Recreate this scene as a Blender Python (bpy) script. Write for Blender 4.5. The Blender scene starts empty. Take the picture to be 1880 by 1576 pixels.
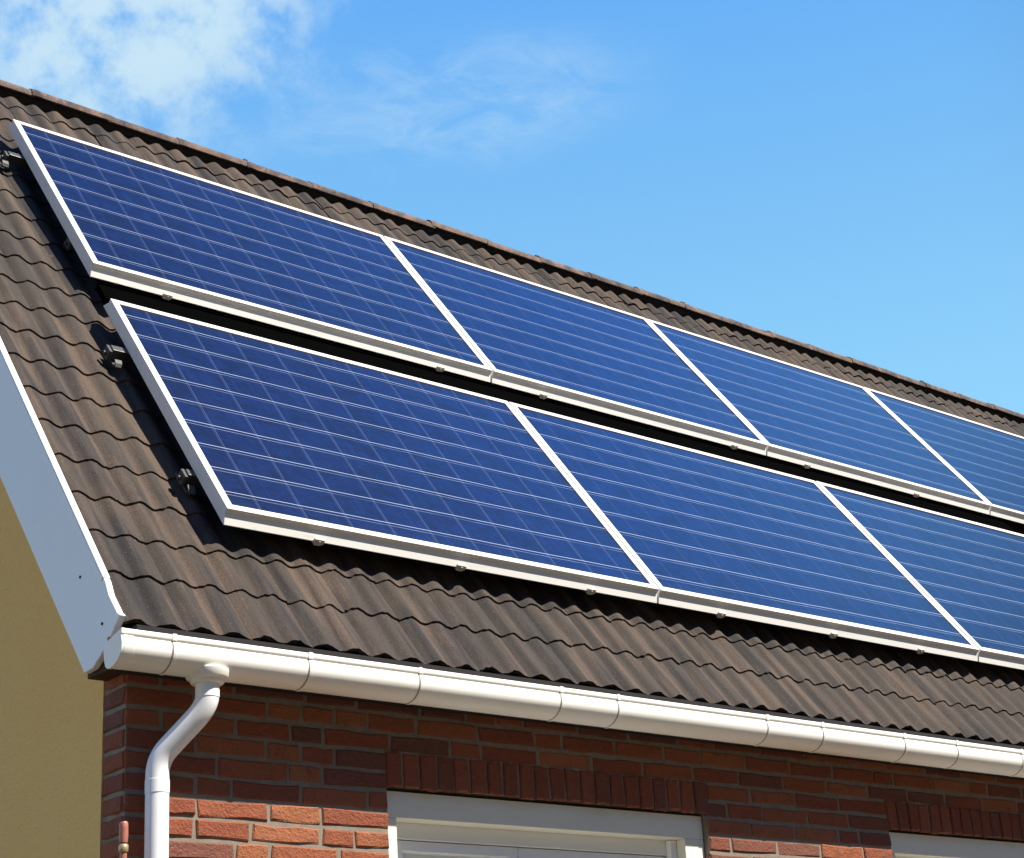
import bpy, math, random
import numpy as np
from mathutils import Vector, Matrix

random.seed(7)
R = math.radians
S = bpy.context.scene
COL = S.collection

# ---------------------------------------------------------------- scale and frames
K = 1.9                       # one unit of the plan below = one panel width = 1.9 m
CZ = 0.98921567
Z0 = CZ * K + 1.65            # the photographer's eye is 1.65 m above the ground
PIT = R(52.632)               # roof pitch
CP, SP = math.cos(PIT), math.sin(PIT)
def Wd(x, y, z): return Vector((x*K, y*K, z*K + Z0))
ROOF = Matrix.Translation((0, 0, Z0)) @ Matrix.Rotation(PIT, 4, 'X')    # local x = along eave, y = up slope, z = off the roof

# ---------------------------------------------------------------- camera
cam = bpy.data.cameras.new('camera'); co = bpy.data.objects.new('camera', cam); COL.objects.link(co)
d = Vector((0.61252716, 0.70200836, 0.36331081)); r = Vector((0.76738374, -0.63834281, -0.06033785)); u = r.cross(d)
co.matrix_world = Matrix(((r.x, u.x, -d.x, -1.48627530*K), (r.y, u.y, -d.y, -2.43207198*K), (r.z, u.z, -d.z, 1.65), (0, 0, 0, 1)))
cam.sensor_width = 36; cam.sensor_fit = 'HORIZONTAL'; cam.lens = 3313.2/1880*36
cam.clip_start = 0.05; cam.clip_end = 3000
S.camera = co

# ---------------------------------------------------------------- sky and sun
L = Vector((0.022, -0.037, 0.055)).normalized()
EL = math.asin(L.z); AZ = math.atan2(L.x, L.y)
wd = bpy.data.worlds.new('World'); S.world = wd; wd.use_nodes = True
nt = wd.node_tree; nt.nodes.clear()
def N(t, kind, **kw):
    n = t.nodes.new(kind)
    for a, b in kw.items(): setattr(n, a, b)
    return n
def math_n(t, op, a, b=None, clamp=False):
    n = N(t, 'ShaderNodeMath', operation=op, use_clamp=clamp)
    for i, v in enumerate((a, b)):
        if v is None: continue
        if isinstance(v, (int, float)): n.inputs[i].default_value = v
        else: t.links.new(v, n.inputs[i])
    return n.outputs[0]
def mixc(t, fac, a, b, blend='MIX'):
    n = N(t, 'ShaderNodeMix', data_type='RGBA', blend_type=blend)
    for i, v in ((0, fac), (6, a), (7, b)):
        if isinstance(v, (int, float)): n.inputs[i].default_value = v
        elif isinstance(v, tuple): n.inputs[i].default_value = (*v, 1)
        else: t.links.new(v, n.inputs[i])
    return n.outputs[2]
def mapr(t, v, a, b, c=0., e=1., smooth=True):
    n = N(t, 'ShaderNodeMapRange', interpolation_type='SMOOTHSTEP' if smooth else 'LINEAR')
    t.links.new(v, n.inputs[0])
    for i, q in enumerate((a, b, c, e)): n.inputs[i+1].default_value = q
    return n.outputs[0]
def noise(t, vec, scale, detail=4., rough=.55, dist=0., col=False):
    n = N(t, 'ShaderNodeTexNoise'); t.links.new(vec, n.inputs['Vector'])
    n.inputs['Scale'].default_value = scale; n.inputs['Detail'].default_value = detail
    n.inputs['Roughness'].default_value = rough; n.inputs['Distortion'].default_value = dist
    return n.outputs[1 if col else 0]
def mapping(t, vec, scale=(1, 1, 1), rot=(0, 0, 0), loc=(0, 0, 0)):
    n = N(t, 'ShaderNodeMapping'); t.links.new(vec, n.inputs[0])
    n.inputs[1].default_value = loc; n.inputs[2].default_value = rot; n.inputs[3].default_value = scale
    return n.outputs[0]

def ramp(t, fac, stops):
    n = N(t, 'ShaderNodeValToRGB'); cr = n.color_ramp
    while len(cr.elements) < len(stops): cr.elements.new(.5)
    for e, (p, c) in zip(cr.elements, stops): e.position = p; e.color = (*c, 1)
    t.links.new(fac, n.inputs[0]); return n.outputs[0]

sky = N(nt, 'ShaderNodeTexSky', sky_type='NISHITA')
sky.sun_disc = False; sky.sun_elevation = EL; sky.sun_rotation = AZ
sky.altitude = 0; sky.air_density = 1.0; sky.dust_density = 0.3; sky.ozone_density = 2.0
SKY_STRENGTH = 0.10; EXPO = 0.8
tc = N(nt, 'ShaderNodeTexCoord')
def lobe(center, ex, ey, tilt):
    """direction of the sky -> soft elliptical mask round a compass direction of the sky"""
    c = Vector(center).normalized(); e = Vector((0, 0, 1)).cross(c).normalized() * -1; n = e.cross(c) * -1
    ax = e*math.cos(tilt) + n*math.sin(tilt); ay = -e*math.sin(tilt) + n*math.cos(tilt)
    def dot(v):
        q = N(nt, 'ShaderNodeVectorMath', operation='DOT_PRODUCT'); nt.links.new(tc.outputs['Generated'], q.inputs[0])
        q.inputs[1].default_value = v; return q.outputs['Value']
    a = math_n(nt, 'DIVIDE', dot(ax), ex); b = math_n(nt, 'DIVIDE', dot(ay), ey)
    s = math_n(nt, 'SQRT', math_n(nt, 'ADD', math_n(nt, 'MULTIPLY', a, a), math_n(nt, 'MULTIPLY', b, b)))
    front = math_n(nt, 'GREATER_THAN', dot(c), 0.0)
    return math_n(nt, 'MULTIPLY', mapr(nt, s, .25, 1., 1., 0.), front)
gen = tc.outputs['Generated']
puff = noise(nt, gen, 27, 10, .62, .1)
big = noise(nt, gen, 5, 4, .5)
wisp = noise(nt, mapping(nt, gen, (5, 9, 20), (0.5, 0.2, 0.3)), 3.0, 8, .65, .6)
m1 = lobe((0.390, 0.735, 0.568), 0.165, 0.115, R(-20))
m2 = lobe((0.538, 0.660, 0.524), 0.150, 0.048, R(-6))
c1 = math_n(nt, 'MULTIPLY', mapr(nt, math_n(nt, 'ADD', puff, math_n(nt, 'MULTIPLY', m1, .25)), .50, .83), m1)
c2 = math_n(nt, 'MULTIPLY', mapr(nt, math_n(nt, 'ADD', wisp, math_n(nt, 'MULTIPLY', big, .5)), .55, 1.05), m2)
cl = math_n(nt, 'ADD', math_n(nt, 'MULTIPLY', c1, 1.0), math_n(nt, 'MULTIPLY', c2, .46), True)
sepg = N(nt, 'ShaderNodeSeparateXYZ'); nt.links.new(gen, sepg.inputs[0])
grad = ramp(nt, mapr(nt, sepg.outputs[2], 0., 1., smooth=False), [(0., (2.2, 1.8, 1.30)), (.12, (1.0, 1.0, .92)), (.30, (.330, .740, 1.04)), (.45, (.220, .565, .965)), (.60, (.115, .42, .97)), (.74, (.035, .25, .92)), (.88, (.022, .095, .36)), (1., (.016, .07, .28))])  # horizon, below the view, brightened to fill the gable and bargeboard
grad = mixc(nt, 1.0, grad, (2**-EXPO/SKY_STRENGTH,)*3, 'MULTIPLY')
skyc = mixc(nt, .90, sky.outputs[0], grad)
# sky behind the photographer tinted darker blue to deepen shade on the front wall
south = mapr(nt, math_n(nt, 'ADD', sepg.outputs[1], math_n(nt, 'MULTIPLY', sepg.outputs[0], -.25)), -.10, .30, 0., 1.)
south = math_n(nt, 'MAXIMUM', south, mapr(nt, sepg.outputs[2], .45, .66))
skyc = mixc(nt, 1.0, skyc, mixc(nt, south, (.055, .085, .15), (1., 1., 1.)), 'MULTIPLY')
skyc = mixc(nt, cl, skyc, (3.3, 4.5, 5.35))
bg = N(nt, 'ShaderNodeBackground'); bg.inputs[1].default_value = SKY_STRENGTH
out = N(nt, 'ShaderNodeOutputWorld')
nt.links.new(skyc, bg.inputs[0]); nt.links.new(bg.outputs[0], out.inputs[0])

sl = bpy.data.lights.new('sun', 'SUN'); sl.energy = 5.0; sl.angle = R(0.53); sl.color = (1.0, 0.935, 0.83)
so = bpy.data.objects.new('sun', sl); COL.objects.link(so)
so.rotation_euler = L.to_track_quat('Z', 'Y').to_euler(); so.location = (4, -12, 14)

S.render.engine = 'CYCLES'
S.view_settings.view_transform = 'Standard'; S.view_settings.look = 'None'
S.view_settings.exposure = EXPO; S.view_settings.gamma = 1
S.view_settings.use_curve_mapping = False

# ---------------------------------------------------------------- materials
def mat(name):
    m = bpy.data.materials.new(name); m.use_nodes = True
    t = m.node_tree; b = t.nodes['Principled BSDF']
    return m, t, b
def obj_co(t): return N(t, 'ShaderNodeTexCoord').outputs['Object']
def bump(t, b, h, strength, dist=.002):
    n = N(t, 'ShaderNodeBump'); n.inputs['Strength'].default_value = strength; n.inputs['Distance'].default_value = dist
    t.links.new(h, n.inputs['Height']); t.links.new(n.outputs[0], b.inputs['Normal']); return n
def attr(t, name):
    n = N(t, 'ShaderNodeAttribute', attribute_name=name); return n
def tile_material(name, stops, grain=.75):
    m, t, b = mat(name); c = obj_co(t); a = attr(t, 'tint')
    base = ramp(t, a.outputs['Fac'], stops)
    blot = noise(t, c, 1.9, 5, .62)
    blot2 = noise(t, mapping(t, c, (1.2, .6, 1)), 4.5, 6, .7)
    streak = noise(t, mapping(t, c, (13, .8, 13)), 1.0, 6, .62, .3)
    fine = noise(t, c, 190, 3, .8)
    spk = noise(t, c, 120, 4, .8)
    k0, k1 = stops[0][1], stops[-1][1]
    # long irregular tan and dark runs: weathering, plus painted shading of the rolls
    col = mixc(t, math_n(t, 'MULTIPLY', mapr(t, streak, .50, .62), .85), base, tuple(v*q for v, q in zip(k1, (1.75, 1.58, 1.40))))
    col = mixc(t, math_n(t, 'MULTIPLY', mapr(t, streak, .49, .37), .85), col, tuple(v*q for v, q in zip(k0, (.36, .37, .45))))
    col = mixc(t, math_n(t, 'MULTIPLY', mapr(t, blot, .52, .70), .50), col, tuple(v*q for v, q in zip(k1, (1.45, 1.30, 1.05))))
    col = mixc(t, math_n(t, 'MULTIPLY', mapr(t, blot2, .54, .70), .55), col, tuple(v*q for v, q in zip(k0, (.50, .50, .58))))
    # pale lichen and mineral specks, dark pits
    col = mixc(t, math_n(t, 'MULTIPLY', mapr(t, spk, .58, .72), .62), col, tuple(min(.5, v*3.3) for v in k1))
    col = mixc(t, math_n(t, 'MULTIPLY', mapr(t, spk, .40, .28), .70), col, tuple(v*.45 for v in k0))
    drop = noise(t, mapping(t, c, (1, .45, 1)), 16, 3, .5)
    col = mixc(t, math_n(t, 'MULTIPLY', mapr(t, drop, .755, .80), .55), col, (.26, .25, .23))
    col = mixc(t, grain, col, mixc(t, mapr(t, fine, .25, .75, smooth=False), (.30, .30, .30), (1.80, 1.72, 1.62)), 'MULTIPLY')
    t.links.new(col, b.inputs['Base Color']); b.inputs['Roughness'].default_value = .85
    bump(t, b, math_n(t, 'ADD', math_n(t, 'MULTIPLY', fine, .5), spk), .7, .003)
    return m
M_TILE = tile_material('weathered_tile', [(0, (.0245, .0190, .0156)), (.12, (.0320, .0242, .0188)), (.5, (.0355, .0268, .0204)), (.88, (.0382, .0282, .0208)), (1, (.0480, .0362, .0276))])
M_RIDGE = tile_material('ridge_tile_clay', [(0, (.068, .049, .042)), (.5, (.088, .062, .053)), (1, (.110, .078, .067))])

def plain(name, col, rough=.5, spec=.5, mott=.08, scale=30, metallic=0., bstr=0.):
    m, t, b = mat(name); c = obj_co(t)
    n1 = noise(t, c, scale, 4, .6)
    cc = mixc(t, n1, tuple(v*(1-mott*2) for v in col), tuple(min(1, v*(1+mott)) for v in col))
    t.links.new(cc, b.inputs['Base Color'])
    b.inputs['Roughness'].default_value = rough; b.inputs['Specular IOR Level'].default_value = spec; b.inputs['Metallic'].default_value = metallic
    if bstr: bump(t, b, n1, bstr)
    return m
def painted(name, col, dirt=(.30, .25, .16), amount=.35, rough=.35, scale=(2, 9, 9), bstr=.06):
    """white paint or plastic with weather stains of their own shape"""
    m, t, b = mat(name); c = obj_co(t)
    st = noise(t, mapping(t, c, scale), 1.6, 6, .65, .4); fi = noise(t, c, 55, 4, .7)
    cc = mixc(t, math_n(t, 'MULTIPLY', mapr(t, st, .52, .80), amount), col, dirt)
    cc = mixc(t, math_n(t, 'MULTIPLY', mapr(t, fi, .60, .78), amount*.6), cc, tuple(v*.8 for v in dirt))
    t.links.new(cc, b.inputs['Base Color']); b.inputs['Roughness'].default_value = rough
    bump(t, b, noise(t, c, 14, 3, .5), bstr, .004)
    return m
M_FRAME = painted('panel_frame_white', (.80, .785, .74), (.42, .35, .23), .55, .45, (1.2, 6, 14))
M_GUTTER = painted('gutter_plastic', (.93, .905, .83), (.56, .48, .33), .30, .48, (1.1, 7, 7))
M_PIPE = painted('downpipe_plastic', (.90, .90, .91), (.66, .60, .50), .20, .48, (9, 9, 1.4))
M_WHITE = painted('bargeboard_paint', (.88, .89, .90), (.60, .58, .54), .12, .45, (4, 3, 3))
M_CASING = painted('window_casing_paint', (.87, .84, .71), (.54, .48, .36), .25, .45, (2, 5, 5))
M_SASH = painted('window_sash_paint', (.94, .96, .97), (.5, .5, .46), .18, .35, (2, 5, 5))
M_GROOVE = plain('seal_grey', (.30, .27, .22), .8)
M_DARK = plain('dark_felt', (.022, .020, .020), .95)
M_STEEL = plain('galvanised_bracket', (.085, .085, .08), .6, .4, .3, 60, .2)
M_CLAMP = plain('dull_clamp', (.60, .57, .50), .55, .5, .25, 90, .2)
M_RAIL = plain('rail_aluminium', (.10, .10, .10), .45, .5, .15, 40, .7)
M_TIMBER = plain('old_timber', (.075, .040, .022), .85, .3, .3, 40)
M_CURTAIN = plain('net_curtain', (.86, .92, .95), .9, .2, .05, 8)
M_COPPER = plain('red_pipe_paint', (.46, .16, .11), .45, .5, .25, 90)
M_BRASS = plain('brass_collar', (.55, .42, .22), .4, .5, .2, 80, .5)

# brick
def brick_material():
    m, t, b = mat('fired_brick'); c = obj_co(t); a = attr(t, 'tint')
    base = ramp(t, a.outputs['Fac'], [(0, (.150, .066, .050)), (.18, (.20, .082, .058)), (.40, (.265, .080, .046)), (.70, (.335, .106, .052)), (1, (.39, .148, .072))])
    mot = noise(t, c, 22, 6, .68); pit = noise(t, c, 120, 4, .7); drag = noise(t, mapping(t, c, (40, 40, 130), (0, .5, 0)), 1., 4, .6)
    col = mixc(t, math_n(t, 'MULTIPLY', mapr(t, mot, .50, .74), .6), base, (.14, .066, .050))
    col = mixc(t, math_n(t, 'MULTIPLY', mapr(t, drag, .55, .75), .35), col, (.40, .18, .09))
    col = mixc(t, math_n(t, 'MULTIPLY', mapr(t, pit, .62, .72), .7), col, (.12, .055, .04))
    col = mixc(t, math_n(t, 'MULTIPLY', mapr(t, pit, .38, .26), .5), col, (.56, .36, .23))
    t.links.new(col, b.inputs['Base Color']); b.inputs['Roughness'].default_value = .9; b.inputs['Specular IOR Level'].default_value = .25
    bump(t, b, math_n(t, 'ADD', mot, math_n(t, 'MULTIPLY', pit, .9)), 1.0, .008)
    return m
M_BRICK = brick_material()
def mortar_material():
    m, t, b = mat('lime_mortar'); c = obj_co(t)
    n1 = noise(t, c, 30, 5, .65); n2 = noise(t, c, 240, 3, .7)
    col = mixc(t, n1, (.130, .108, .084), (.35, .30, .235))
    col = mixc(t, math_n(t, 'MULTIPLY', mapr(t, n2, .55, .75), .4), col, (.22, .19, .15))
    t.links.new(col, b.inputs['Base Color']); b.inputs['Roughness'].default_value = .95
    bump(t, b, n2, .6, .003); return m
M_MORTAR = mortar_material()
def stucco_material():
    m, t, b = mat('ochre_stucco'); c = obj_co(t)
    n1 = noise(t, c, 1.8, 5, .6); n2 = noise(t, c, 75, 4, .7); n3 = noise(t, mapping(t, c, (1, 40, 120)), 1., 3, .6)
    col = mixc(t, n1, (.90, .535, .165), (.93, .60, .21))
    col = mixc(t, math_n(t, 'MULTIPLY', mapr(t, n2, .52, .75), .4), col, (.62, .37, .10))
    t.links.new(col, b.inputs['Base Color']); b.inputs['Roughness'].default_value = .95
    bump(t, b, math_n(t, 'ADD', n2, n3), .8, .006); return m
M_STUCCO = stucco_material()
def glass_material():
    m, t, b = mat('window_glass')
    tr = N(t, 'ShaderNodeBsdfTransparent'); gl = N(t, 'ShaderNodeBsdfGlossy'); gl.inputs['Roughness'].default_value = .01
    fr = N(t, 'ShaderNodeFresnel'); fr.inputs[0].default_value = 1.5; geo = N(t, 'ShaderNodeNewGeometry')
    mx = N(t, 'ShaderNodeMixShader'); t.links.new(math_n(t, 'MULTIPLY', fr.outputs[0], math_n(t, 'SUBTRACT', 1.2, math_n(t, 'MULTIPLY', geo.outputs['Backfacing'], 1.2)), True), mx.inputs[0])
    t.links.new(tr.outputs[0], mx.inputs[1]); t.links.new(gl.outputs[0], mx.inputs[2])
    t.links.new(mx.outputs[0], t.nodes['Material Output'].inputs[0]); return m
M_GLASS = glass_material()

def cell_material(w, h, rows, seed, vs_=.62):
    """poly-crystalline cells under glass: sheet lies in x 0..w, y 0..h (metres)"""
    m, t, b = mat('solar_cells'); c = obj_co(t)
    wob = noise(t, mapping(t, c, (1.5, 4, 1), loc=(seed*3.1, seed*1.7, 0)), 1.4, 3, .5)
    sep = N(t, 'ShaderNodeSeparateXYZ'); t.links.new(c, sep.inputs[0])
    ncol = 10; mg = .012*K
    x = math_n(t, 'MULTIPLY', math_n(t, 'SUBTRACT', sep.outputs[0], mg), ncol/(w-2*mg))
    yy = math_n(t, 'ADD', sep.outputs[1], math_n(t, 'MULTIPLY', math_n(t, 'SUBTRACT', wob, .5), .012))
    y = math_n(t, 'MULTIPLY', math_n(t, 'SUBTRACT', yy, .004*K), rows/(h-.008*K))
    fx = math_n(t, 'FRACT', x); fy = math_n(t, 'FRACT', y)
    ix = math_n(t, 'FLOOR', x); iy = math_n(t, 'FLOOR', y)
    def line(f, pos, half, soft):
        dd = math_n(t, 'ABSOLUTE', math_n(t, 'SUBTRACT', f, pos))
        return mapr(t, dd, half, half+soft, 1., 0., True)
    cy = h/rows; cx = w/ncol
    dy = .0038/cy
    # pale conductor lines across the panel: two close lines at every row, one a little weaker
    l1 = line(fy, .5 + dy*2.3, .0010/cy, .0007/cy); l2 = line(fy, .5 - dy*2.3, .0006/cy, .0006/cy)
    l2 = math_n(t, 'MULTIPLY', l2, mapr(t, noise(t, mapping(t, c, (2, 9, 1), loc=(seed, 0, 0)), 1.5, 2), .35, .6, .25, .9))
    # thin lines up the slope between cells (doubled)
    v1 = line(fx, .5 + .0030/cx, .0006/cx, .0006/cx); v2 = line(fx, .5 - .0045/cx, .0005/cx, .0006/cx)
    vl = math_n(t, 'MAXIMUM', math_n(t, 'MULTIPLY', v1, vs_), math_n(t, 'MULTIPLY', v2, vs_*.5))
    hl = math_n(t, 'MAXIMUM', l1, math_n(t, 'MULTIPLY', l2, .75))
    x2 = math_n(t, 'FLOOR', math_n(t, 'ADD', x, .5)); y2 = math_n(t, 'FLOOR', math_n(t, 'ADD', y, .5))
    cmb = N(t, 'ShaderNodeCombineXYZ'); t.links.new(x2, cmb.inputs[0]); t.links.new(y2, cmb.inputs[1]); cmb.inputs[2].default_value = seed*7.3
    wn = N(t, 'ShaderNodeTexWhiteNoise'); t.links.new(cmb.outputs[0], wn.inputs['Vector'])
    base = ramp(t, wn.outputs['Value'], [(0, (.0005, .0024, .016)), (.5, (.0007, .0050, .032)), (1, (.0014, .0044, .037))])
    vo = N(t, 'ShaderNodeTexVoronoi'); t.links.new(mapping(t, c, (34, 70, 34), (0, 0, .4)), vo.inputs['Vector']); vo.inputs['Scale'].default_value = 1.
    vs = N(t, 'ShaderNodeSeparateColor'); t.links.new(vo.outputs['Color'], vs.inputs[0])
    base = mixc(t, math_n(t, 'MULTIPLY', vs.outputs[0], .75), base, (.0010, .0145, .084))
    base = mixc(t, math_n(t, 'MULTIPLY', vs.outputs[1], .45), base, (.0026, .0030, .034))
    scr = noise(t, mapping(t, c, (30, 3.5, 1), (0, 0, .55), (seed, 0, 0)), 1.3, 6, .7); pat = noise(t, mapping(t, c, (1, 1.6, 1), loc=(seed*5, 0, 0)), 6., 5, .65)
    base = mixc(t, math_n(t, 'MULTIPLY', mapr(t, scr, .50, .70), .85), base, (.0028, .0165, .085))
    base = mixc(t, math_n(t, 'MULTIPLY', mapr(t, pat, .50, .68), .80), base, (.0005, .0018, .013))
    # fine grid fingers along the slope
    fing = math_n(t, 'FRACT', math_n(t, 'MULTIPLY', sep.outputs[0], 1/.0075))
    base = mixc(t, math_n(t, 'MULTIPLY', math_n(t, 'GREATER_THAN', fing, .86), .10), base, (.03, .05, .11))
    col = mixc(t, vl, base, (.14, .18, .30)); col = mixc(t, hl, col, (.46, .53, .62))
    dust = noise(t, mapping(t, c, (1, 1, 1), loc=(seed, seed*2, 0)), 3.2, 7, .7)
    runs = noise(t, mapping(t, c, (16, 1.2, 1), loc=(seed, 0, 0)), 1.2, 5, .65)
    dirt = math_n(t, 'ADD', math_n(t, 'MULTIPLY', mapr(t, dust, .42, .8), .08), math_n(t, 'MULTIPLY', mapr(t, runs, .5, .8), .06))
    edge = math_n(t, 'MULTIPLY', mapr(t, sep.outputs[1], 0., .07, 1., 0.), math_n(t, 'MULTIPLY', mapr(t, dust, .35, .65), .22))
    col = mixc(t, math_n(t, 'ADD', dirt, edge, True), col, (.028, .04, .07))
    t.links.new(col, b.inputs['Base Color'])
    b.inputs['Roughness'].default_value = .30; b.inputs['Specular IOR Level'].default_value = .2
    b.inputs['Coat Weight'].default_value = 1.0; b.inputs['Coat IOR'].default_value = 1.45
    t.links.new(mapr(t, dust, .3, .8, .05, .16), b.inputs['Coat Roughness'])
    bn = N(t, 'ShaderNodeBump'); bn.inputs['Strength'].default_value = .03; bn.inputs['Distance'].default_value = .02
    t.links.new(noise(t, c, 2.2, 2, .5), bn.inputs['Height']); t.links.new(bn.outputs[0], b.inputs['Coat Normal'])
    return m

# ---------------------------------------------------------------- mesh helpers
class MB:
    """collects shapes (plan units) and links them as one mesh object"""
    def __init__(s): s.v = []; s.f = []; s.m = []; s.t = []
    def add(s, vs, fs, mi=0, tint=.5):
        o = len(s.v); s.v += [tuple(p) for p in vs]; s.t += [tint]*len(vs)
        s.f += [tuple(i+o for i in f) for f in fs]; s.m += [mi]*len(fs)
    def box(s, x0, x1, y0, y1, z0, z1, mi=0, tint=.5):
        vs = [(x, y, z) for x in (x0, x1) for y in (y0, y1) for z in (z0, z1)]
        s.add(vs, [(0, 1, 3, 2), (4, 6, 7, 5), (0, 4, 5, 1), (2, 3, 7, 6), (0, 2, 6, 4), (1, 5, 7, 3)], mi, tint)
    def prism(s, prof, x0, x1, mi=0, axis=0, tint=.5):
        """profile of 2-D points swept along x (axis 0) or y (axis 1)"""
        n = len(prof)
        P = (lambda p, x: (x, p[0], p[1])) if axis == 0 else (lambda p, x: (p[0], x, p[1]))
        vs = [P(p, x0) for p in prof] + [P(p, x1) for p in prof]
        fs = [(i, (i+1) % n, n+(i+1) % n, n+i) for i in range(n)] + [tuple(range(n))[::-1], tuple(range(n, 2*n))]
        s.add(vs, fs, mi, tint)
    def tube(s, pts, rad, seg=20, mi=0, caps=True):
        pts = [Vector(p) for p in pts]; n = len(pts)
        if isinstance(rad, (int, float)): rad = [rad]*n
        vs = []; up = None
        for i, p in enumerate(pts):
            a = pts[max(i-1, 0)]; b = pts[min(i+1, n-1)]; tg = (b-a).normalized()
            if up is None: up = Vector((1, 0, 0)) if abs(tg.x) < .8 else Vector((0, 1, 0))
            e1 = (up - tg*up.dot(tg)).normalized(); e2 = tg.cross(e1); up = e1
            for j in range(seg):
                an = 2*math.pi*j/seg; vs.append(p + (e1*math.cos(an) + e2*math.sin(an))*rad[i])
        fs = [(i*seg+j, i*seg+(j+1) % seg, (i+1)*seg+(j+1) % seg, (i+1)*seg+j) for i in range(n-1) for j in range(seg)]
        if caps: fs += [tuple(range(seg))[::-1], tuple(range((n-1)*seg, n*seg))]
        s.add(vs, fs, mi)
    def build(s, name, mats, parent=None, frame='world', smooth=None, bevel=0., label=None, origin=(0, 0, 0)):
        me = bpy.data.meshes.new(name); O = Vector(origin)
        me.from_pydata([tuple((Vector(p)-O)*K) for p in s.v], [], s.f)
        if not isinstance(mats, (list, tuple)): mats = [mats]
        for q in mats: me.materials.append(q)
        me.polygons.foreach_set('material_index', s.m)
        a = me.attributes.new('tint', 'FLOAT', 'POINT'); a.data.foreach_set('value', s.t)
        me.update()
        import bmesh
        bm = bmesh.new(); bm.from_mesh(me); bmesh.ops.recalc_face_normals(bm, faces=bm.faces); bm.to_mesh(me); bm.free()
        if smooth is not None:
            me.polygons.foreach_set('use_smooth', [True]*len(me.polygons)); me.set_sharp_from_angle(angle=R(smooth))
        o = bpy.data.objects.new(name, me); COL.objects.link(o)
        F = ROOF if frame == 'roof' else Matrix.Translation((0, 0, Z0))
        W = F @ Matrix.Translation(O*K)
        if parent is not None:
            o.parent = parent; o.matrix_parent_inverse = Matrix.Identity(4)
            o.matrix_basis = PW[parent.name].inverted() @ W
        else: o.matrix_world = W
        PW[o.name] = W
        if bevel:
            b = o.modifiers.new('bevel', 'BEVEL'); b.width = bevel; b.segments = 2; b.limit_method = 'ANGLE'; b.angle_limit = R(40)
        if label: o['label'] = label
        return o
PW = {}
def thing(name, label, cat, W, group=None):
    o = bpy.data.objects.new(name, None); COL.objects.link(o); o.matrix_world = W; o.empty_display_size = .2
    PW[o.name] = W; o['label'] = label; o['category'] = cat
    if group: o['group'] = group
    return o
def tag(o, label, cat, group=None):
    o['label'] = label; o['category'] = cat
    if group: o['group'] = group

XR = 6.4                      # right end of the house
XE = -0.215                   # gable face
GZ = -Z0/K                    # ground level in plan units
WY = -0.07                    # front wall face
VA = 1.8689                   # slope length to the apex (tile mean plane)
HT = .0636                    # tile mean plane below the panels' tops
AY = VA*CP + HT*SP; AZ_ = VA*SP - HT*CP
V_EAVE = -0.268; GAUGE = .1066

# ================================================================ the ground
def ground_material():
    m, t, b = mat('ground_gravel'); c = obj_co(t)
    n1 = noise(t, c, .35, 5, .6); n2 = noise(t, c, 40, 4, .7)
    col = mixc(t, mapr(t, n1, .4, .6), (.085, .066, .040), (.060, .050, .030)); col = mixc(t, .4, col, mixc(t, n2, (.5, .5, .5), (1.4, 1.4, 1.4)), 'MULTIPLY')
    t.links.new(col, b.inputs['Base Color']); b.inputs['Roughness'].default_value = .95; bump(t, b, n2, .5, .01); return m
g = MB(); q = 600
g.add([(-q, -q, GZ), (q, -q, GZ), (q, q, GZ), (-q, q, GZ)], [(0, 1, 2, 3)])
go = g.build('ground', ground_material()); go['kind'] = 'structure'

# ================================================================ the house
house = thing('brick_house', 'brick house with brown tiled roof, ochre rendered gable and white gutter', 'house', Matrix.Translation((0, 0, 0)))

# ---- front wall: every brick is geometry standing a few millimetres proud of the mortar
WIN = [(.256, .993), (1.526, 2.263), (2.80, 3.53)]      # window openings (x), top -0.455
WTOP = -.455; WBOT = -1.20
SOLD = (-.3935, -.4535)
CRS = .0317; JH = .0074
def brick(mb, o, ex, ez, en, w, h, proud, tint):
    """one brick on a wall plane: o lower corner, ex along, ez up, en outward"""
    j = lambda s: random.uniform(-s, s)
    cl = .0022
    ring = []
    for (a, b_) in ((0, 0), (.33, 0), (.67, 0), (1, 0), (1, 1), (.67, 1), (.33, 1), (0, 1)): ring.append((a*w, b_*h))
    rj = [(a + j(.0017), b_ + j(.0016)) for a, b_ in ring]
    cxm, czm = w/2, h/2
    inn = []
    for (a, b_) in rj: inn.append((a + (cl if a < cxm else -cl)*(1 if abs(a-cxm) > w*.3 else 0), b_ + (cl if b_ < czm else -cl)))
    vs = []
    for (a, b_) in rj: vs.append(o + ex*a + ez*b_ - en*.004)
    for (a, b_) in rj: vs.append(o + ex*a + ez*b_ + en*(proud*.45 + j(.0004)))
    for (a, b_) in inn: vs.append(o + ex*a + ez*b_ + en*(proud + j(.0011)))
    fs = []
    for k in (0, 8):
        for i in range(8): fs.append((k+i, k+(i+1) % 8, k+8+(i+1) % 8, k+8+i))
    fs += [(16, 17, 22, 23), (17, 18, 21, 22), (18, 19, 20, 21)]
    mb.add(vs, fs, 0, tint)
EX, EY, EZ = Vector((1, 0, 0)), Vector((0, 1, 0)), Vector((0, 0, 1))
wall = MB()
def tint_b():
    t = random.random()
    return .12 + t*.22 if random.random() < .24 else .38 + t*.62
zc = -.4895 - CRS*45
c_i = 0
ZT = -.245
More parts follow.
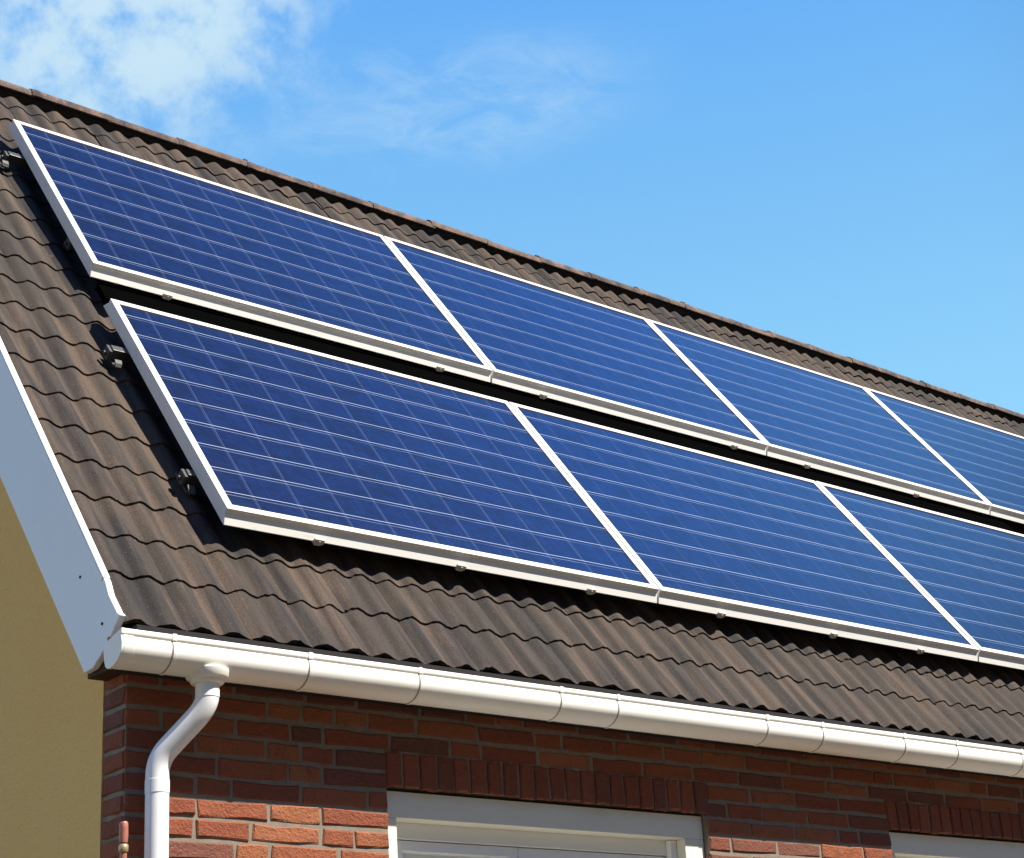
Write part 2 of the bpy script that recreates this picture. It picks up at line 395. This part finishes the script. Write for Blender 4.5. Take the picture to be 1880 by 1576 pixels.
while zc < ZT:
    z0, z1 = zc, zc + CRS - JH
    segs = [(XE, XR)]
    for (a, b_) in WIN:
        if z1 > WBOT and z0 < WTOP + .001: lo, hi = a, b_
        elif z1 > SOLD[1] - .002 and z0 < SOLD[0] - .006: lo, hi = a - .001, b_ + .010
        else: continue
        ns = []
        for (p, q_) in segs:
            if hi <= p or lo >= q_: ns.append((p, q_)); continue
            if lo > p: ns.append((p, lo))
            if hi < q_: ns.append((hi, q_))
        segs = ns
    for si, (p, q_) in enumerate(segs):
        x = p
        first = True
        while x < q_ - .012:
            if first and p == XE: w = .113 if c_i % 2 else .0535
            elif first: w = (.054, .112)[c_i % 2]
            else: w = random.choice((.120, .120, .120, .120, .090, .057)) + random.uniform(-.003, .003)
            first = False
            if q_ - (x + w) < .028: w = q_ - x
            brick(wall, Vector((x, WY + random.uniform(-.0004, .0012), z0 + random.uniform(-.0007, .0007))), EX, EZ, -EY, w, z1 - z0 + random.uniform(-.0008, .0008), .0030 + random.uniform(-.0008, .001), tint_b())
            x += w + .0068 + random.uniform(-.001, .0015)
    # the return of the corner pier: one header per course
    brick(wall, Vector((XE, WY + .003 if c_i % 2 else WY + .003, z0)), EY, EZ, -EX, .0605, z1 - z0, .0026, tint_b()*.8)
    zc += CRS; c_i += 1
# mortar body of the wall, round the openings
TH = .11
def mort(x0, x1, z0, z1): wall.box(x0, x1, WY, WY + TH, z0, z1, 1)
mort(XE + .0004, XR, SOLD[0]+.0, ZT + .01)
xs = [XE + .0004] + [v for w in WIN for v in w] + [XR]
for i in range(0, len(xs), 2): mort(xs[i], xs[i+1], GZ, SOLD[0])
for (a, b_) in WIN:
    mort(a, b_, GZ, WBOT); wall.box(a, b_, WY + .0005, WY + TH, SOLD[1] + .002, SOLD[0], 1)
wall_o = wall.build('wall', [M_BRICK, M_MORTAR], house, label='red brick front wall')

# ---- soldier courses over the windows
for (a, b_) in WIN:
    sb = MB(); x = a - .001; n = 21; pw = (b_ + .009 - a)/n
    for i in range(n):
        dz = random.uniform(-.0022, .0012)
        brick(sb, Vector((x, WY - .0005 + random.uniform(-.001, .001), SOLD[1] + dz)), EX, EZ, -EY, pw - .0048 + random.uniform(-.0015, .0015), SOLD[0] - SOLD[1] - .004 - dz, .0032 + random.uniform(-.001, .0015), .18 + random.random()*.5)
        x += pw
    sb.build('soldier_course', M_BRICK, house)

# ---- gable walls and back wall
gb = MB()
def roofz(y, h): return (y - h*SP)/CP*SP - h*CP
yr = WY + .0665
def gable(mb, x0, x1, ya, yb):
    H = HT + .030
    yc = AY
    prof = [(ya, GZ), (yb, GZ), (yb, roofz(2*yc - yb, H) if yb > yc else roofz(yb, H)), (yc, roofz(yc, H)), (ya, roofz(ya, H))]
    mb.prism(prof, x0, x1)
gable(gb, XE - .0022, XE + .11, yr, 2*AY - yr)
gb.build('gable_wall', M_STUCCO, house, label='ochre rendered gable wall')
gb2 = MB(); gable(gb2, XR - .11, XR, WY + TH + .002, 2*AY - WY - TH); gb2.build('far_gable_wall', M_STUCCO, house)
bw = MB(); bw.box(XE + .112, XR - .112, 2*AY - WY - TH, 2*AY - WY, GZ, ZT); bw.build('back_wall', M_STUCCO, house)

# ---- roof: overlapping courses of waved tiles, built in the slope's own frame
PER = .0565                    # one roll
U0 = -.2470
def wave(p):
    f = p % 1.0
    # broad round roll, narrow pan
    return .5 - .5*math.cos(2*math.pi*f**.74)
def tile_courses(mb, samples, u0, u1, v_top, detail=True):
    ntile = int((u1 - u0)/(PER*2)) + 1
    v = V_EAVE; k = 0
    while v < v_top - .01:
        ga = .118 if k == 0 else GAUGE
        vt0 = min(v + ga + .016, v_top)
        for i in range(ntile):
            ua = u0 + i*PER*2; ub = min(ua + PER*2, u1)
            if ub - ua < .01: continue
            vt = vt0 - (random.uniform(0, .010) if vt0 == v_top and detail else 0)
            tint = random.random(); dv = random.uniform(-.0026, .0026) if detail else 0
            top = detail and k >= 17
            dz = random.uniform(-.0018, .0018) if top else random.uniform(-.0003, .0003); sk = random.uniform(-.007, .007) if top else random.uniform(-.0008, .0008); tw = random.uniform(-.003, .003) if top else random.uniform(-.0003, .0003)
            if top: dv *= 3
            n = samples; rows = (0, .25, .6, 1.) if detail else (0, 1.)
            vs = []; fs = []
            amp0 = .0102
            for ri, rv in enumerate(rows):
                for j in range(n + 1):
                    uu = ua + (ub - ua)*j/n
                    jit = (random.gauss(0, .0010) if ri == 0 and detail else 0)
                    vv = v + dv + sk*(j/n - .5) + (vt - v)*rv + jit
                    h = -HT - .0062 + amp0*wave((uu - u0)/PER) + .0044*(1 - rv) + dz + tw*(j/n - .5) + 0
                    vs.append((uu, vv, h))
            m = n + 1
            for ri in range(len(rows) - 1):
                for j in range(n): fs.append((ri*m + j, ri*m + j + 1, (ri+1)*m + j + 1, (ri+1)*m + j))
            # lower lip and underside
            o = len(vs); th = .0050 if k else .0080
            for j in range(n + 1): x_, y_, z_ = vs[j]; vs.append((x_, y_ + .0012, z_ - th))
            for j in range(n + 1): x_, y_, z_ = vs[(len(rows)-1)*m + j]; vs.append((x_, y_, z_ - th))
            for j in range(n):
                fs.append((j, o + j, o + j + 1, j + 1)); fs.append((o + j, o + m + j, o + m + j + 1, o + j + 1))
            # side edges
            t0 = [ri*m for ri in range(len(rows))]; t1 = [ri*m + n for ri in range(len(rows))]
            fs.append(tuple(t0 + [o + m, o])); fs.append(tuple(t1[::-1] + [o + n, o + m + n]))
            mb.add(vs, fs, 0, tint)
        v += ga; k += 1
rf = MB()
tile_courses(rf, 20, U0, XR + .03, 1.850)
# boarding under the tiles
rf.box(U0 + .004, XR + .028, -.250, VA - .02, -HT - .034, -HT - .020, 1)
roof = rf.build('roof', [M_TILE, M_DARK], house, 'roof', smooth=38, label='brown waved concrete roof tiles')
# back slope (same courses, mirrored about the ridge)
rb = MB(); tile_courses(rb, 6, U0, XR + .03, 1.850, False)
rb.box(U0 + .004, XR + .028, -.262, VA - .02, -HT - .034, -HT - .020, 1)
rb.v = [(x, ) + (lambda Y, Zz: (2*AY - Y, Zz))(y*CP - z*SP, y*SP + z*CP) for x, y, z in rb.v]
rb.build('rear_roof', [M_TILE, M_DARK], house, smooth=38)
# ridge tiles: half-round, each lapping the next
rc = MB(); x = U0 - .004; seglen = .205
while x < XR + .02:
    x1 = min(x + seglen + .012, XR + .034); tint = random.random(); dz = random.uniform(-.0042, .0030); dy = random.uniform(-.0015, .0015)
    n = 14; vs = []; fs = []
    st = [(x, 1.0), (x + .010, 1.035), (x + .022, 1.04), (x + .026, 1.0), ((x + x1)/2, .985), (x1, .96)]
    for (xx, sc) in st:
        for rr in (0, 1):
            for j in range(n + 1):
                an = math.pi*j/n; ry = (.0345 - rr*.006)*sc; rz = (.0300 - rr*.006)*sc
                yj = -math.cos(an)*ry; zj = math.sin(an)**.85*rz
                vs.append((xx, AY + dy + yj, AZ_ - .0085 + dz + zj + random.uniform(-.0004, .0004)))
    m = (n + 1)*2
    for s_ in range(len(st) - 1):
        for j in range(n):
            a = s_*m + j; fs.append((a, a + 1, a + 1 + m, a + m)); a2 = a + n + 1; fs.append((a2, a2 + m, a2 + 1 + m, a2 + 1))
        for j in (0, n): a = s_*m + j; fs.append((a, a + m, a + m + n + 1, a + n + 1))
    for s_ in (0, len(st) - 1):
        for j in range(n): a = s_*m + j; fs.append((a, a + n + 1, a + n + 2, a + 1))
    rc.add(vs, fs, 0, tint)
    if random.random() < .9:      # a dab of bedding mortar or moss standing up at the lap
        w = random.uniform(.005, .011); rc.box(x + .004, x + .004 + w*1.6, AY - w, AY + w, AZ_ + .016, AZ_ + .0245 + random.uniform(0, .004), 0, 0)
    x += seglen
# dark bedding under the ridge tiles
rc.box(U0 + .006, XR + .02, AY - .014, AY + .014, AZ_ - .075, AZ_ + .010, 1)
rc.build('ridge_cap', [M_RIDGE, M_DARK], roof, smooth=40, label='reddish half-round ridge tiles')

# ---- bargeboard on the gable edge
bx0, bx1 = -.2605, -.2495
bb = MB()
prof = [(AY, AZ_ + .010), (.320, .3385), (-.084, -.186), (-.095, -.209), (-.123, -.244), (-.131, -.249), (-.108, -.272), (-.076, -.2965), (-.050, -.311), (-.024, -.3125), (.296, .095), (AY, AZ_ + .010 - .238)]
n = len(prof)
bb.prism(prof, bx0, bx1)
bb.prism([(2*AY - a, b_) for a, b_ in prof[1:-1]] + [(AY + .002, AZ_ - .226), (AY + .002, AZ_ + .008)], bx0, bx1)
bargeboard = bb.build('bargeboard', M_WHITE, house, bevel=.003, label='white painted bargeboard on the gable edge')
cs = MB()                       # folded capping strip along the board's top, stops short of the eave
def along(v, h): return (v*CP - h*SP, v*SP + h*CP)
def capping(va, vb, h0):
    p = [along(va, h0), along(vb, h0), along(vb, h0 + .003), along(va, h0 + .003)]
    cs.prism(p, bx0 - .0012, bx1 - .0005)
    p2 = [along(va, h0 - .006), along(vb, h0 - .006), along(vb, h0 - .0004), along(va, h0 - .0004)]
    cs.prism(p2, bx0 - .0012, bx0 - .0003)
capping(-.190, VA - .02, -.0475)
cs.build('capping_strip', M_WHITE, bargeboard, bevel=.001)
for (y, z) in ((-.078, -.250), (-.004, -.158)):
    bs = MB(); bs.tube([(bx0 - .0012, y, z), (bx0 + .002, y, z)], .0024, 8); bs.build('nail_head', M_DARK, bargeboard)
ft = MB(); ft.box(bx1 + .0005, XE - .0005, -.085, -.012, -.318, -.262);
ft.build('gable_batten_end', M_TIMBER, house, bevel=.003)
sf = MB()                       # boarding closing the gap between bargeboard and gable
sf.prism([along(-.15, -.115), along(1.75, -.115), along(1.75, -.108), along(-.15, -.108)], bx1 + .001, XE - .001)
sf.build('gable_soffit', M_WHITE, house)
fa = MB(); fa.box(XE - .02, XR, -.1365, -.1225, -.322, -.262); fa.box(XE - .018, XR, -.1220, WY - .0045, -.3205, -.312)
fa.build('fascia_board', M_DARK, house)

# ---- gutter with its end cap, joint straps and outlet
G0, G1 = -.286, XR + .05
outer = [(-.1888, -.2865), (-.1903, -.2885), (-.1903, -.2940), (-.1888, -.2958), (-.1880, -.2970), (-.1898, -.3008), (-.1910, -.3050), (-.1915, -.3090), (-.1911, -.3135), (-.1897, -.3182), (-.1870, -.3230), (-.1830, -.3274), (-.1780, -.3312), (-.1720, -.3342), (-.1650, -.3364), (-.1575, -.3376), (-.1510, -.3368), (-.1455, -.3330), (-.1420, -.3240), (-.1400, -.3040), (-.1390, -.2880)]
def offset(pts, t):
    """open line of profile points moved outward (away from the gutter's middle)"""
    out = []
    for i, (a, b_) in enumerate(pts):
        p = pts[max(i-1, 0)]; q_ = pts[min(i+1, len(pts)-1)]
        ty, tz = q_[0]-p[0], q_[1]-p[1]; l = math.hypot(ty, tz) or 1; ny, nz = tz/l, -ty/l
        if ny*(a + .165) + nz*(b_ + .305) < 0: ny, nz = -ny, -nz
        out.append((a + ny*t, b_ + nz*t))
    return out
inner = [(-.1415, -.2880), (-.1420, -.3040), (-.1437, -.3210), (-.1462, -.3290), (-.1500, -.3330), (-.1555, -.3348), (-.1625, -.3334), (-.1715, -.3288), (-.1795, -.3208), (-.1843, -.3120), (-.1850, -.3060), (-.1842, -.2985), (-.1850, -.2900), (-.1865, -.2870)]
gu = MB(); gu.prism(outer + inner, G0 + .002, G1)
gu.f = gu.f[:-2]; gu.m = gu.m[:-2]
for i in range(len(outer), len(outer) + len(inner) - 3): gu.m[i] = 1      # inner faces coloured dark to stand in for shade in the gutter
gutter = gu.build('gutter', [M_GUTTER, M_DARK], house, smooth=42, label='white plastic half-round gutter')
capo = [(-.1903, -.2868), (-.1903, -.2940)] + outer[4:19] + [(-.1385, -.3040), (-.1380, -.3000)]
ec = MB(); ec.prism(offset(capo, .0011), G0 - .003, G0 + .0015)
ec.prism(offset(outer[4:16], .0014) + outer[4:16][::-1], G0 + .0015, G0 + .016)
ec.build('end_cap', M_GUTTER, gutter, smooth=32)
def strap(x, w=.006, t=.0011):
    m = MB()
    arc = outer[4:19]; off = offset(arc, t)
    m.prism(arc + off[::-1], x, x + w)
    m.box(x - .001, x + w + .001, -.1914, -.1860, -.2952, -.2856)
    return m
for i, x in enumerate((-.205, .030, .241, .541, .674, 1.056, 1.213, 1.462, 1.634, 1.859, 2.10, 2.35, 2.62, 2.90)):
    strap(x, .0045 + (i % 2)*.001).build('joint_strap', M_GUTTER, gutter, smooth=40)
    sm = MB(); sm.prism(outer[4:19] + offset(outer[4:19], .0006)[::-1], x - .0020, x - .0006)
    sm.build('joint_seal', M_GROOVE, gutter, smooth=40)
PX, PY = -.130, -.159
ou = MB()
ou.tube([(PX, PY, -.326), (PX, PY, -.3365), (PX, PY, -.3385), (PX, PY, -.3395), (PX, PY, -.3440), (PX, PY, -.3455), (PX, PY, -.3460)], [.0335, .0315, .0295, .0255, .0250, .0235, .0180], 32)
ou.build('outlet', M_GUTTER, gutter, smooth=50)

# ---- downpipe: swan-neck back to the wall, then straight down
QX, QY = -.180, -.1030
def bez(a, b_, c, n=7): 
    a, b_, c = Vector(a), Vector(b_), Vector(c)
    return [a*(1-t)**2 + b_*2*t*(1-t) + c*t*t for t in [i/n for i in range(n+1)]]
A0 = (PX, PY, -.345); A1 = Vector((PX, PY, -.378)); B1 = Vector((QX, QY, -.450))
dv_ = (B1 - A1).normalized()
path = [A0] + bez((PX, PY, -.362), A1, A1 + dv_*.028, 12) + bez(B1 - dv_*.024, B1, (QX, QY, -.474), 12) + [(QX, QY, GZ + .02)]
dp = MB(); dp.tube(path, .0172, 36)
downpipe = dp.build('downpipe', M_PIPE, house, smooth=50, label='white downpipe with a swan-neck bend')
def sleeve(p0, p1, rad):
    m = MB(); p0, p1 = Vector(p0), Vector(p1); dd = (p1 - p0)
    m.tube([p0, p0 + dd*.02, p1 - dd*.02, p1], [.0173, rad, rad, .0173], 36, caps=False); return m
a_ = A1 + dv_*.020; sleeve((PX, PY, -.347), (PX, PY, -.366), .0178).build('pipe_sleeve', M_PIPE, downpipe, smooth=50)
sleeve((QX, QY, -.480), (QX, QY, -.500), .0179).build('pipe_sleeve', M_PIPE, downpipe, smooth=50)
for z in (-.9, -1.5):
    m = MB(); m.tube([(QX, QY, z), (QX, QY, z - .014)], .0182, 32); m.box(QX - .006, QX + .006, QY + .016, WY + .002, z - .012, z - .002)
    m.build('pipe_bracket', M_PIPE, downpipe, smooth=50)

# ---- windows
def window(a, b_):
    y0, y1 = WY + .012, WY + .047
    ca = MB()
    zt = WTOP - .0025; zh = -.5005
    la, rb_ = a + .027, b_ - .051
    ca.box(a + .0012, b_ - .0012, y0, y1, zh, zt)
    ca.box(a + .0012, la, y0 + .0002, y1, WBOT + .03, zh - .0002); ca.box(rb_, b_ - .0012, y0 + .0002, y1, WBOT + .03, zh - .0002)
    ca.box(a + .0012, b_ - .0012, y0 - .012, y1, WBOT, WBOT + .0298)
    w = ca.build('window', M_CASING, house, bevel=.0025, label='cream painted window casing')
    fr = MB(); yi = y1 + .0005
    fr.box(a + .004, b_ - .004, yi, yi + .03, -.5275, -.492)
    fr.box(a + .004, a + .046, yi, yi + .03, WBOT + .03, -.5276); fr.box(b_ - .062, b_ - .004, yi, yi + .03, WBOT + .03, -.5276)
    # stepped bead
    fr.box(rb_ - .016, rb_ - .0005, y0 + .022, y1, WBOT + .03, -.5012)
    fr.build('frame', M_SASH, w, bevel=.0025)
    mid = a + .315
    for (p, q_) in ((a + .0475, mid - .0006), (mid + .0006, b_ - .0635)):
        s = MB(); ys = yi + .004; t = .0195
        s.box(p, q_, ys, ys + .022, -.5465, -.5288); s.box(p, q_, ys, ys + .022, WBOT + .032, WBOT + .055)
        s.box(p, p + t, ys + .0002, ys + .022, WBOT + .055, -.5466); s.box(q_ - t, q_, ys + .0002, ys + .022, WBOT + .055, -.5466)
        so_ = s.build('sash', M_SASH, w, bevel=.003)
        gl = MB(); gl.box(p + t - .002, q_ - t + .002, ys + .012, ys + .014, WBOT + .053, -.5445); gl.build('pane', M_GLASS, w)
    cu = MB(); nn = 60; vs = []
    for i in range(nn + 1):
        x = a + .03 + (b_ - a - .06)*i/nn; y = yi + .024 + .0012*math.sin(i*1.9)
        vs += [(x, y, -.48), (x, y, WBOT + .03)]
    cu.add(vs, [(2*i, 2*i + 1, 2*i + 3, 2*i + 2) for i in range(nn)]); cu.build('curtain', M_CURTAIN, w, smooth=60)
    bk = MB(); bk.box(a - .02, b_ + .02, WY + TH + .003, WY + TH + .01, WBOT - .02, -.44); bk.build('inner_lining', M_DARK, w)
for a, b_ in WIN: window(a, b_)

# ================================================================ small red pipe by the corner
cp_ = thing('red_pipe', 'thin reddish pipe with a brass collar beside the brick corner', 'pipe', Matrix.Translation((0, 0, 0)) @ Matrix.Translation(Wd(-.231, -.100, GZ)))
m = MB(); cx_, cy_ = -.231, -.100
m.tube([(cx_, cy_, GZ), (cx_, cy_, -.5745)], .0050, 18)
m.tube([(cx_, cy_, -.572), (cx_, cy_, -.562), (cx_ + .0002, cy_, -.552), (cx_ - .0005, cy_, -.545), (cx_ - .0008, cy_, -.5425)], [.0058, .0066, .0062, .0066, .0052], 18)
m.build('tube', M_COPPER, cp_, smooth=50)
m = MB(); m.tube([(cx_, cy_, -.586), (cx_, cy_, -.5845), (cx_, cy_, -.5755), (cx_, cy_, -.574)], [.0055, .0070, .0070, .0055], 18); m.build('collar', M_BRASS, cp_, smooth=50)
m = MB(); m.box(cx_ + .0035, XE + .0, cy_ - .003, cy_ + .003, -.604, -.598); m.box(XE - .004, XE - .0028, cy_ + .001, WY + .03, -.606, -.596); m.build('pipe_clip', M_BRASS, cp_)

# ================================================================ solar panels
FH = .026; LIP = .0142
def panel(u0, w, v0, h, rows, label, seed, clamps):
    W = ROOF @ Matrix.Translation((u0*K, v0*K, 0))
    t = thing('solar_panel', label, 'solar panel', W, 'solar panels on the roof')
    g_ = .0026
    O = (u0, v0, 0)
    x0, x1, y0, y1 = u0 + g_, u0 + w - g_, v0, v0 + h
    zt = random.uniform(-.0004, .0004)
    f = MB()
    mid = -.0095
    def rail_x(ya, yb, outer_low):
        # outer face in two bands: the lower flange stands slightly proud
        s_ = -1 if outer_low else 1
        yo = ya if outer_low else yb; yi = yb if outer_low else ya
        prof = [(yo, zt), (yi, zt), (yi, -FH), (yo + s_*.0125, -FH), (yo + s_*.0135, -.0245), (yo - s_*.0006, mid), (yo - s_*.0010, zt - .0035), (yo, zt - .003)]
        f.prism(prof, x0, x1)
    rail_x(y0, y0 + LIP, True); rail_x(y1 - LIP, y1, False)
    for xa, xb in ((x0, x0 + LIP), (x1 - LIP, x1)):
        f.box(xa, xb, y0 + LIP + .0001, y1 - LIP - .0001, -FH, zt - .0001)
    f.build('frame', M_FRAME, t, 'roof', bevel=.0022, origin=O)
    c = MB(); cw, ch = w - 2*g_ - 2*LIP + .002, h - 2*LIP + .002
    ox, oy = x0 + LIP - .001, y0 + LIP - .001
    c.box(ox, ox + cw, oy, oy + ch, -.0075, -.0026)
    c.build('cell_sheet', cell_material(cw*K, ch*K, rows, seed, .75 if u0 < .5 else .32), t, 'roof', origin=(ox, oy, 0))
    b_ = MB(); b_.box(x0 + LIP + .001, x1 - LIP - .001, y0 + LIP + .001, y1 - LIP - .001, -.010, -.0078); b_.build('backsheet', M_DARK, t, 'roof', origin=O)
    for cu_ in clamps:
        k_ = MB(); uu = u0 + cu_
        k_.box(uu, uu + .020, y0 - .0160, y0 - .0110, -FH - .0025, -.0185); k_.box(uu + .002, uu + .016, y0 - .0160, y0 + .02, -FH - .0050, -FH - .0027)
        k_.tube([(uu + .010, y0 - .0155, -.0235), (uu + .010, y0 - .0180, -.0235)], .0028, 8)
        k_.build('clamp', M_CLAMP, t, 'roof', bevel=.001, origin=O)
    return t
H2 = .6725; V1 = .84496; H1 = .69894
up = [(.007, 1.0311), (1.0381, .9452), (1.9833, .9812), (2.9645, .985)]
lo = [(0., 1.0), (1.0, 1.0464), (2.0464, 1.0)]
ul = ['upper row solar panel at the roof edge, leftmost, gridded navy cells',
      'second solar panel from the left in the upper row, under the ridge',
      'third solar panel from the left in the upper row, smooth mid blue',
      'upper row solar panel farthest right, cut by the picture edge']
ll = ['lower row solar panel at the roof edge, leftmost and largest in view',
      'middle solar panel of the lower row, above the gutter and window',
      'lower row solar panel farthest right, cut by the picture edge']
uc = [(.165, .87), (.15, .81), (.15, .62), (.3,)]
lc = [(.18, .49, .81), (.17, .52, .82), (.3,)]
for i, (a, w) in enumerate(up): panel(a, w, V1, H2, 8, ul[i], i + 1, uc[i])
for i, (a, w) in enumerate(lo): panel(a, w, 0., H1, 9, ll[i], i + 11, lc[i])

# ================================================================ mounting rails with hooks, between tiles and panels
def rail(v, u0, u1, label, hook_u):
    t = thing('mounting_rail', label, 'mounting rail', ROOF @ Matrix.Translation((u0*K, v*K, -.05*K)), 'rails under the solar panels')
    O = (u0, v, -.05)
    m = MB(); zb, zt = -.0488, -FH - .0003
    m.box(u0, u1, v - .009, v + .009, zb, zt); m.build('bar', M_RAIL, t, 'roof', bevel=.002, origin=O)
    m = MB(); m.box(u0 - .0065, u0 - .0002, v - .012, v + .012, zb - .001, zt - .003); m.tube([(u0 - .006, v, -.041), (u0 - .012, v, -.041)], .0045, 8)
    m.build('end_bracket', M_STEEL, t, 'roof', bevel=.0015, origin=O)
    for hu in hook_u:
        m = MB()
        pts = [(hu, v - .022, -.0405), (hu, v - .030, -.043), (hu, v - .034, -.047), (hu, v - .030, -.0505), (hu, v + .030, -.0512)]
        for (p, q_) in zip(pts[:-1], pts[1:]):
            p, q_ = Vector(p), Vector(q_); dd = (q_ - p).normalized(); nn = Vector((0, -dd.z, dd.y))*.0016
            vs = [c_ + e_*s_ + n_ for c_ in (p - dd*.001, q_ + dd*.001) for s_, e_ in ((-1, Vector((.007, 0, 0))), (1, Vector((.007, 0, 0)))) for n_ in (nn, -nn)]
            m.add(vs, [(0, 1, 3, 2), (4, 6, 7, 5), (0, 4, 5, 1), (2, 3, 7, 6), (0, 2, 6, 4), (1, 5, 7, 3)])
        m.build('roof_hook', M_STEEL, t, 'roof', origin=O)
rail(.545, -.030, 3.03, 'upper mounting rail below the lower row of panels, bracket end showing', (-.018, .9, 1.9))
rail(.140, -.012, 3.03, 'lower mounting rail below the lower row of panels, near its bottom corner', (-.006, .9, 1.9))
rail(1.375, -.026, 3.9, 'mounting rail at the top left corner of the upper row of panels', (-.034, .9, 1.9))
rail(1.000, .02, 3.9, 'hidden lower mounting rail below the upper row of panels', (.9, 1.9))

ct = MB(); ct.box(.03, 3.04, .762, .832, -.0475, -.034)  # black strip added between the panel rows to stand in for shade
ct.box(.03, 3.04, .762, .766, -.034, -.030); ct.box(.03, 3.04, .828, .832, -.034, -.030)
shade_strip = thing('gap_shade_strip', 'added black strip standing in for shade between the two rows of panels', 'shade strip', ROOF @ Matrix.Translation((.03*K, .797*K, -.0475*K)))
ct.build('strip_body', plain('gap_shade_black', (.002, .002, .002), 1., 0.), shade_strip, 'roof', origin=(.03, .797, -.0475))
